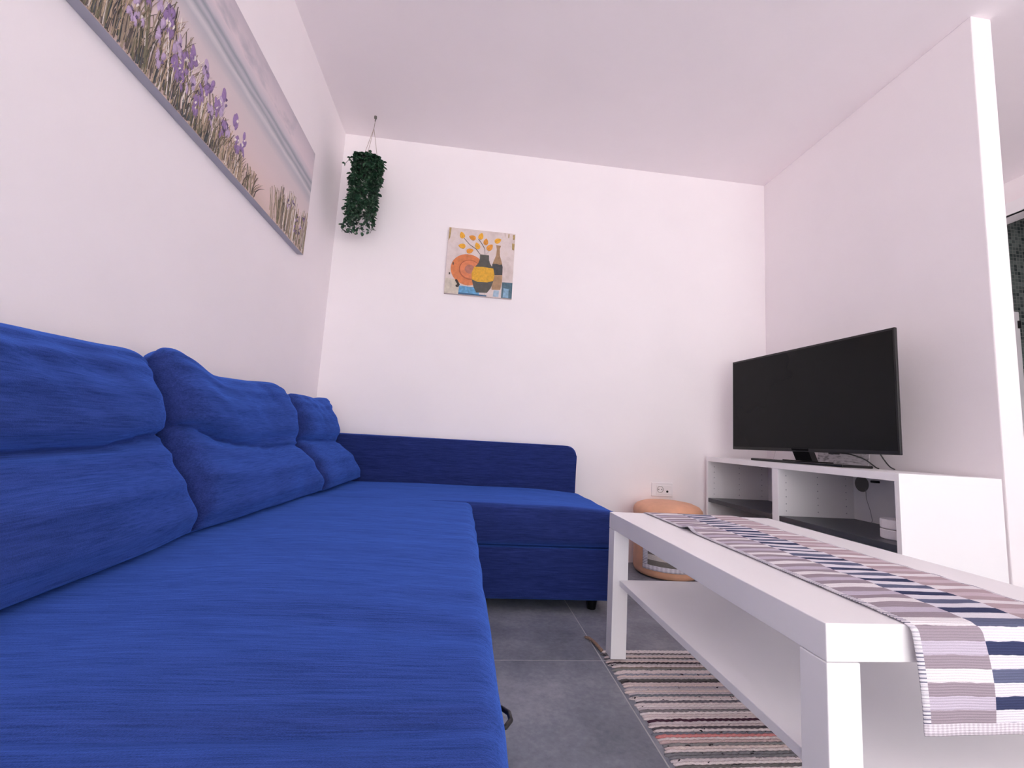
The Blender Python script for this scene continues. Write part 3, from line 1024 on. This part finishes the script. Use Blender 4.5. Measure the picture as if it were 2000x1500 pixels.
# ------------------------------------------------------------------ long seascape canvas on the left wall
CZ0, CZ1, CY0, CY1, CXF = 1.478, 1.988, 0.68, 2.108, XL + 0.029
def sea_mat():
    m, nt, p = new_mat('painted_seascape')
    k = NM(nt)
    tc = nt.nodes.new('ShaderNodeTexCoord')
    sp = nt.nodes.new('ShaderNodeSeparateXYZ')
    link(nt, tc.outputs['Object'], sp.inputs[0])
    n = noise_node(nt, 1.0, 5, 0.6, mapping=(4, 5, 26))
    n2 = noise_node(nt, 1.0, 4, 0.55, mapping=(4, 4.0, 8))
    z = k.op('ADD', sp.outputs[2], k.op('MULTIPLY', k.op('SUBTRACT', n.outputs['Fac'], 0.5), 0.03))
    f = k.op('DIVIDE', z, CZ1 - CZ0)
    st = [(0.0, (212, 190, 180)), (0.12, (226, 203, 196)), (0.30, (224, 206, 205)), (0.48, (216, 204, 205)), (0.56, (190, 188, 194)), (0.60, (214, 210, 212)),
          (0.635, (158, 162, 170)), (0.67, (196, 194, 200)), (0.70, (150, 156, 166)), (0.735, (206, 200, 206)), (0.80, (226, 212, 216)), (0.90, (214, 202, 208)), (1.0, (196, 188, 196))]
    r = ramp(nt, f, [(a, srgb(*c)) for a, c in st])
    cl = ramp(nt, n2.outputs['Fac'], [(0.52, (0, 0, 0, 1)), (0.66, (1, 1, 1, 1))])
    hi = k.op('MULTIPLY', cl.outputs['Color'], k.op('MULTIPLY', k.op('GREATER_THAN', f, 0.79), 0.75))
    c = k.mix(hi, r.outputs['Color'], srgb(170, 170, 180))
    # the painted edge that wraps round the stretcher is plain grey
    ge = nt.nodes.new('ShaderNodeNewGeometry')
    sn = nt.nodes.new('ShaderNodeSeparateXYZ'); link(nt, ge.outputs['True Normal'], sn.inputs[0])
    c = k.mix(k.op('GREATER_THAN', sn.outputs[0], 0.7), srgb(176, 176, 188), c)
    link(nt, c, p.inputs['Base Color'])
    p.inputs['Roughness'].default_value = 0.6
    bump(nt, n.outputs['Fac'], 0.2, 0.003, p)
    return m
sea = thing('seascape_canvas', 'long canvas painting of purple beach flowers on the left wall above the sofa', 'painting', (XL, (CY0 + CY1) / 2, CZ0))
box('canvas', XL + 0.0005, CXF, CY0, CY1, CZ0, CZ1, sea_mat(), sea, 0.0004, 1)
pr_ = random.Random(8)
def ribbon(bm, pts, w, lift):
    """a raised brush stroke: tapered strip following (y, z) points"""
    n = len(pts)
    A, B, C = [], [], []
    for i, (y, z) in enumerate(pts):
        y2, z2 = pts[min(i + 1, n - 1)]
        y1, z1 = pts[max(i - 1, 0)]
        t = Vector((0, y2 - y1, z2 - z1)).normalized()
        s = Vector((0, -t.z, t.y)) * w * (1 - 0.85 * i / (n - 1))
        c = Vector((CXF, y, z))
        A.append(bm.verts.new(c + s + Vector((0.0002, 0, 0)))); B.append(bm.verts.new(c - s + Vector((0.0002, 0, 0))))
        C.append(bm.verts.new(c + Vector((lift, 0, 0))))
    for i in range(n - 1):
        bm.faces.new((A[i], A[i + 1], C[i + 1], C[i])); bm.faces.new((C[i], C[i + 1], B[i + 1], B[i]))
def petal(bm, y, z, w, h, rot, lift):
    c = bm.verts.new((CXF + lift, y, z))
    R = []
    for i in range(10):
        a = 2 * math.pi * i / 10
        dy, dz = w * math.cos(a), h * math.sin(a)
        R.append(bm.verts.new((CXF + 0.0003, y + dy * math.cos(rot) - dz * math.sin(rot), z + dy * math.sin(rot) + dz * math.cos(rot))))
    for i in range(10):
        bm.faces.new((c, R[i], R[(i + 1) % 10]))
cols = {'olive': (112, 106, 84), 'straw': (182, 160, 138), 'umber': (92, 82, 78), 'slate': (72, 76, 80), 'cream': (222, 212, 206), 'sand_grass': (150, 134, 118)}
strokes = {c: bmesh.new() for c in cols}
def blades(ya, yb, n, hfun, lean, names):
    for _ in range(n):
        y = pr_.uniform(ya, yb)
        h = hfun(y) * pr_.uniform(0.45, 1.08)
        z = CZ0 + 0.0006 + pr_.random() ** 2 * h * 0.35
        h = min(h, CZ0 + hfun(y) * 1.08 - z)
        ln = lean * h * pr_.uniform(-0.5, 1.0)
        pts = [(min(max(y + ln * (t ** 1.8), CY0 + 0.004), CY1 - 0.004), z + h * (t - 0.18 * t * t * abs(ln) / max(h, 0.01))) for t in (0, 0.3, 0.6, 0.85, 1.0)]
        ribbon(strokes[names[pr_.randrange(len(names))]], pts, pr_.uniform(0.0008, 0.0026), pr_.uniform(0.0006, 0.0028))
hmain = lambda y: 0.05 + 0.20 * max(0.0, min(1.0, (1.60 - y) / 0.55))
blades(0.69, 1.50, 480, hmain, 0.55, ['olive', 'straw', 'umber', 'sand_grass', 'straw', 'cream', 'sand_grass'])
blades(0.69, 1.36, 360, lambda y: 0.10 * max(0.3, min(1.0, (1.45 - y) / 0.4)), 0.3, ['slate', 'umber', 'slate', 'olive'])
blades(1.48, 1.60, 60, lambda y: 0.085, 0.9, ['olive', 'straw', 'sand_grass', 'umber'])
blades(1.80, 2.10, 170, lambda y: 0.175 + 0.02 * math.sin(y * 40), 0.10, ['olive', 'straw', 'umber', 'sand_grass', 'cream'])
blades(1.72, 1.84, 26, lambda y: 0.13, -0.35, ['olive', 'straw', 'sand_grass'])
paints = {c: plain('paint_' + c, srgb(*v), 0.55, 0.14, 90) for c, v in cols.items()}
for c in cols:
    o = finish(strokes[c], 'painted_grass', paints[c], sea); o['kind'] = 'stuff'
M_PURP = [plain('paint_violet', srgb(146, 118, 166), 0.5, 0.18, 120), plain('paint_lilac', srgb(186, 164, 196), 0.5, 0.14, 120), plain('paint_plum', srgb(96, 78, 112), 0.5, 0.2, 120), paints['cream']]
flowers = [(1.486, 1.615), (1.445, 1.585), (1.43, 1.643), (1.39, 1.60), (1.36, 1.66), (1.33, 1.612), (1.30, 1.575), (1.255, 1.675), (1.205, 1.672), (1.24, 1.60), (1.20, 1.585), (1.165, 1.625),
           (1.14, 1.60), (1.10, 1.66), (1.085, 1.69), (1.06, 1.62), (1.03, 1.66), (1.00, 1.60), (0.97, 1.64), (0.93, 1.60), (0.89, 1.66), (0.84, 1.62), (0.78, 1.66), (0.73, 1.62),
           (1.345, 1.63), (1.37, 1.575), (1.275, 1.64), (1.22, 1.545), (1.13, 1.64), (1.155, 1.57), (1.05, 1.69), (1.08, 1.56), (1.01, 1.68), (0.985, 1.57), (0.95, 1.68), (0.91, 1.63), (0.87, 1.60), (1.18, 1.64), (1.885, 1.612), (1.935, 1.648), (1.985, 1.60), (2.055, 1.63), (1.98, 1.545), (2.03, 1.56)]
for y, z in flowers:
    bmF = [bmesh.new() for _ in range(2)]
    small = y > 1.8
    m1 = M_PURP[0] if pr_.random() < 0.6 else M_PURP[1]
    for q in range(2 if small else pr_.randrange(3, 6)):
        petal(bmF[0], y + pr_.uniform(-0.015, 0.015), z + pr_.uniform(-0.028, 0.022), pr_.uniform(0.007, 0.012) * (0.7 if small else 1), pr_.uniform(0.013, 0.023) * (0.7 if small else 1), pr_.uniform(-0.6, 0.6), pr_.uniform(0.003, 0.005))
    for q in range(2):
        petal(bmF[1], y + pr_.uniform(-0.01, 0.01), z + pr_.uniform(-0.016, 0.012), 0.003, pr_.uniform(0.006, 0.011), pr_.uniform(-0.5, 0.5), 0.0058)
    fl = finish(bmF[0], 'painted_flower', m1, sea)
    sub(bmF[1], 'flower_accent', M_PURP[2] if pr_.random() < 0.6 else M_PURP[3], fl, sea)

# ------------------------------------------------------------------ small still-life canvas on the back wall
QY = YB - 0.020
def still_mat():
    m, nt, p = new_mat('painted_ground')
    k = NM(nt)
    n = noise_node(nt, 9, 5, 0.65)
    n2 = noise_node(nt, 1.0, 4, 0.6, mapping=(40, 10, 9))
    r = ramp(nt, n.outputs['Fac'], [(0.35, srgb(206, 190, 184)), (0.55, srgb(226, 212, 208)), (0.7, srgb(216, 198, 186))])
    s = ramp(nt, n2.outputs['Fac'], [(0.66, (0, 0, 0, 1)), (0.74, (1, 1, 1, 1))])
    link(nt, k.mix(k.op('MULTIPLY', s.outputs['Color'], 0.45), r.outputs['Color'], srgb(168, 150, 124)), p.inputs['Base Color'])
    p.inputs['Roughness'].default_value = 0.6
    bump(nt, n.outputs['Fac'], 0.15, 0.002, p)
    return m
still = thing('still_life_canvas', 'small square canvas painting of vases, orange plate and yellow leaves', 'painting', (0.04, YB, 1.512))
box('canvas', -0.162, 0.243, QY, YB - 0.0005, 1.512, 1.924, still_mat(), still, 0.001, 1)
layer = [0]
def flat(name, pts, mat, parent=None):
    layer[0] += 1
    bm = bmesh.new()
    y1 = QY - 0.0004 * layer[0] ** 0.5 * 1.2 - 0.0002 * layer[0] / 10
    prism(bm, pts, 'XZ', y1, QY)
    return finish(bm, name, mat, still) if parent is None else sub(bm, name, mat, parent, still)
def ell(cx, cz, rx, rz, n=32, rot=0.0):
    return [(cx + rx * math.cos(t) * math.cos(rot) - rz * math.sin(t) * math.sin(rot), cz + rx * math.cos(t) * math.sin(rot) + rz * math.sin(t) * math.cos(rot)) for t in [2 * math.pi * i / n for i in range(n)]]
def pm(name, c, var=0.15, sc=40):
    return plain('paint_' + name, srgb(*c), 0.55, var, sc)
flat('painted_table_band', [(-0.161, 1.513), (-0.07, 1.513), (-0.07, 1.60), (-0.161, 1.607)], pm('buff', (206, 196, 180)))
flat('painted_blue_cloth', [(-0.078, 1.513), (0.048, 1.513), (0.040, 1.562), (-0.076, 1.566)], pm('sky_blue', (98, 160, 200), 0.3, 60))
flat('painted_blue_edge', [(-0.078, 1.513), (0.09, 1.513), (0.09, 1.520), (-0.078, 1.524)], pm('deep_blue', (54, 96, 130)))
flat('painted_blue_patch', [(0.178, 1.513), (0.2425, 1.513), (0.2425, 1.612), (0.180, 1.610)], pm('teal', (72, 104, 118), 0.35, 70))
flat('painted_blue_patch', [(0.188, 1.516), (0.222, 1.516), (0.222, 1.57), (0.190, 1.575)], pm('powder_blue', (138, 176, 200), 0.25, 70))
flat('painted_blue_patch', [(0.128, 1.516), (0.162, 1.516), (0.164, 1.556), (0.132, 1.556)], pm('pale_blue', (166, 190, 208), 0.15, 60))
plate = flat('painted_plate', ell(-0.030, 1.668, 0.104, 0.096, 40, -0.25), pm('terracotta', (214, 126, 76)))
flat('plate_ring', ell(-0.018, 1.668, 0.067, 0.062, 32, -0.25), pm('burnt', (176, 94, 60)), plate)
flat('plate_ring', ell(-0.018, 1.670, 0.061, 0.056, 32, -0.25), pm('orange_clay', (222, 132, 88)), plate)
flat('plate_ring', ell(-0.020, 1.672, 0.030, 0.028, 24), pm('dusky_rose', (178, 116, 98)), plate)
flat('painted_stand', [(-0.104, 1.598), (-0.092, 1.604), (-0.072, 1.572), (-0.080, 1.556), (-0.094, 1.556), (-0.098, 1.566), (-0.088, 1.572)], pm('ink', (52, 46, 44)))
flat('painted_stand', [(-0.142, 1.628), (-0.134, 1.630), (-0.134, 1.640), (-0.142, 1.642)], pm('ink2', (70, 60, 56)))
flat('painted_stand', [(-0.124, 1.690), (-0.117, 1.690), (-0.117, 1.705), (-0.124, 1.708)], pm('ink3', (70, 60, 56)))
bottle = flat('painted_bottle', [(0.120, 1.558), (0.171, 1.562), (0.178, 1.610), (0.178, 1.680), (0.172, 1.728), (0.156, 1.775), (0.153, 1.815), (0.159, 1.838), (0.129, 1.840), (0.135, 1.815), (0.133, 1.775), (0.117, 1.728), (0.111, 1.690), (0.112, 1.610)], pm('bottle_tan', (168, 134, 100), 0.2))
flat('bottle_band', [(0.1115, 1.648), (0.1775, 1.655), (0.177, 1.706), (0.172, 1.722), (0.158, 1.716), (0.140, 1.722), (0.1135, 1.719)], pm('dark_slate', (64, 66, 68), 0.3, 60), bottle)
vase = flat('painted_vase', [(0.028, 1.532), (0.092, 1.536), (0.112, 1.565), (0.126, 1.610), (0.131, 1.650), (0.124, 1.684), (0.100, 1.718), (0.092, 1.740), (0.090, 1.770), (0.036, 1.771), (0.036, 1.740), (0.028, 1.712), (0.006, 1.684), (-0.008, 1.650), (-0.004, 1.610), (0.010, 1.565)], pm('vase_grey', (84, 82, 76), 0.2))
flat('vase_band', [(-0.003, 1.610), (0.030, 1.598), (0.090, 1.600), (0.125, 1.612), (0.1305, 1.650), (0.121, 1.690), (0.060, 1.694), (0.006, 1.690), (-0.0075, 1.650)], pm('band_yellow', (222, 168, 44), 0.2, 50), vase)
def stem(pts):
    w = 0.0011
    flat('painted_stem', [(x - w, z - w) for x, z in pts] + [(x + w, z + w) for x, z in reversed(pts)], M_STEM)
M_STEM = pm('stem', (104, 96, 92))
stem([(0.036, 1.772), (0.010, 1.802), (-0.030, 1.826), (-0.066, 1.862)])
stem([(0.066, 1.772), (0.060, 1.812), (0.042, 1.840), (0.020, 1.866)])
stem([(0.070, 1.772), (0.086, 1.792), (0.100, 1.812)])
M_LY = [pm('leaf_yellow', (234, 172, 48), 0.15, 60), pm('leaf_orange', (226, 150, 50), 0.15, 60)]
for i, (x, z, rot, s) in enumerate(((-0.079, 1.880, 1.9, 1), (-0.016, 1.871, 2.8, 1), (0.034, 1.885, 1.3, 1), (0.066, 1.853, 1.5, 0.95), (0.017, 1.822, 2.0, 1), (0.092, 1.820, 0.9, 1.1),
                                    (-0.075, 1.812, 3.1, 1), (-0.027, 1.786, 0.4, 1), (0.138, 1.867, 0.5, 1))):
    pts = []
    for t in range(14):
        a = 2 * math.pi * t / 14
        rx = 0.0205 * s * (1.12 if t == 0 else 1.0)
        px_, pz_ = rx * math.cos(a), 0.0150 * s * math.sin(a) * (1 - 0.25 * math.cos(a))
        pts.append((x + px_ * math.cos(rot) - pz_ * math.sin(rot), z + px_ * math.sin(rot) + pz_ * math.cos(rot)))
    lf = flat('painted_leaf', pts, M_LY[i % 2])
    c, s_ = math.cos(rot), math.sin(rot)
    flat('leaf_vein', [(x - 0.014 * c - 0.0008 * s_, z - 0.014 * s_ + 0.0008 * c), (x - 0.014 * c + 0.0008 * s_, z - 0.014 * s_ - 0.0008 * c), (x + 0.017 * c, z + 0.017 * s_)], pm('vein', (178, 112, 36)), lf)
M_OCH = pm('ochre', (176, 150, 96), 0.3, 80)
for pts in ([(-0.157, 1.92), (-0.146, 1.92), (-0.150, 1.86), (-0.158, 1.84)], [(0.200, 1.916), (0.207, 1.916), (0.206, 1.894), (0.200, 1.896)], [(0.228, 1.914), (0.240, 1.914), (0.240, 1.888), (0.230, 1.884)],
            [(0.226, 1.860), (0.241, 1.858), (0.240, 1.818), (0.228, 1.822)]):
    flat('painted_fleck', pts, M_OCH)
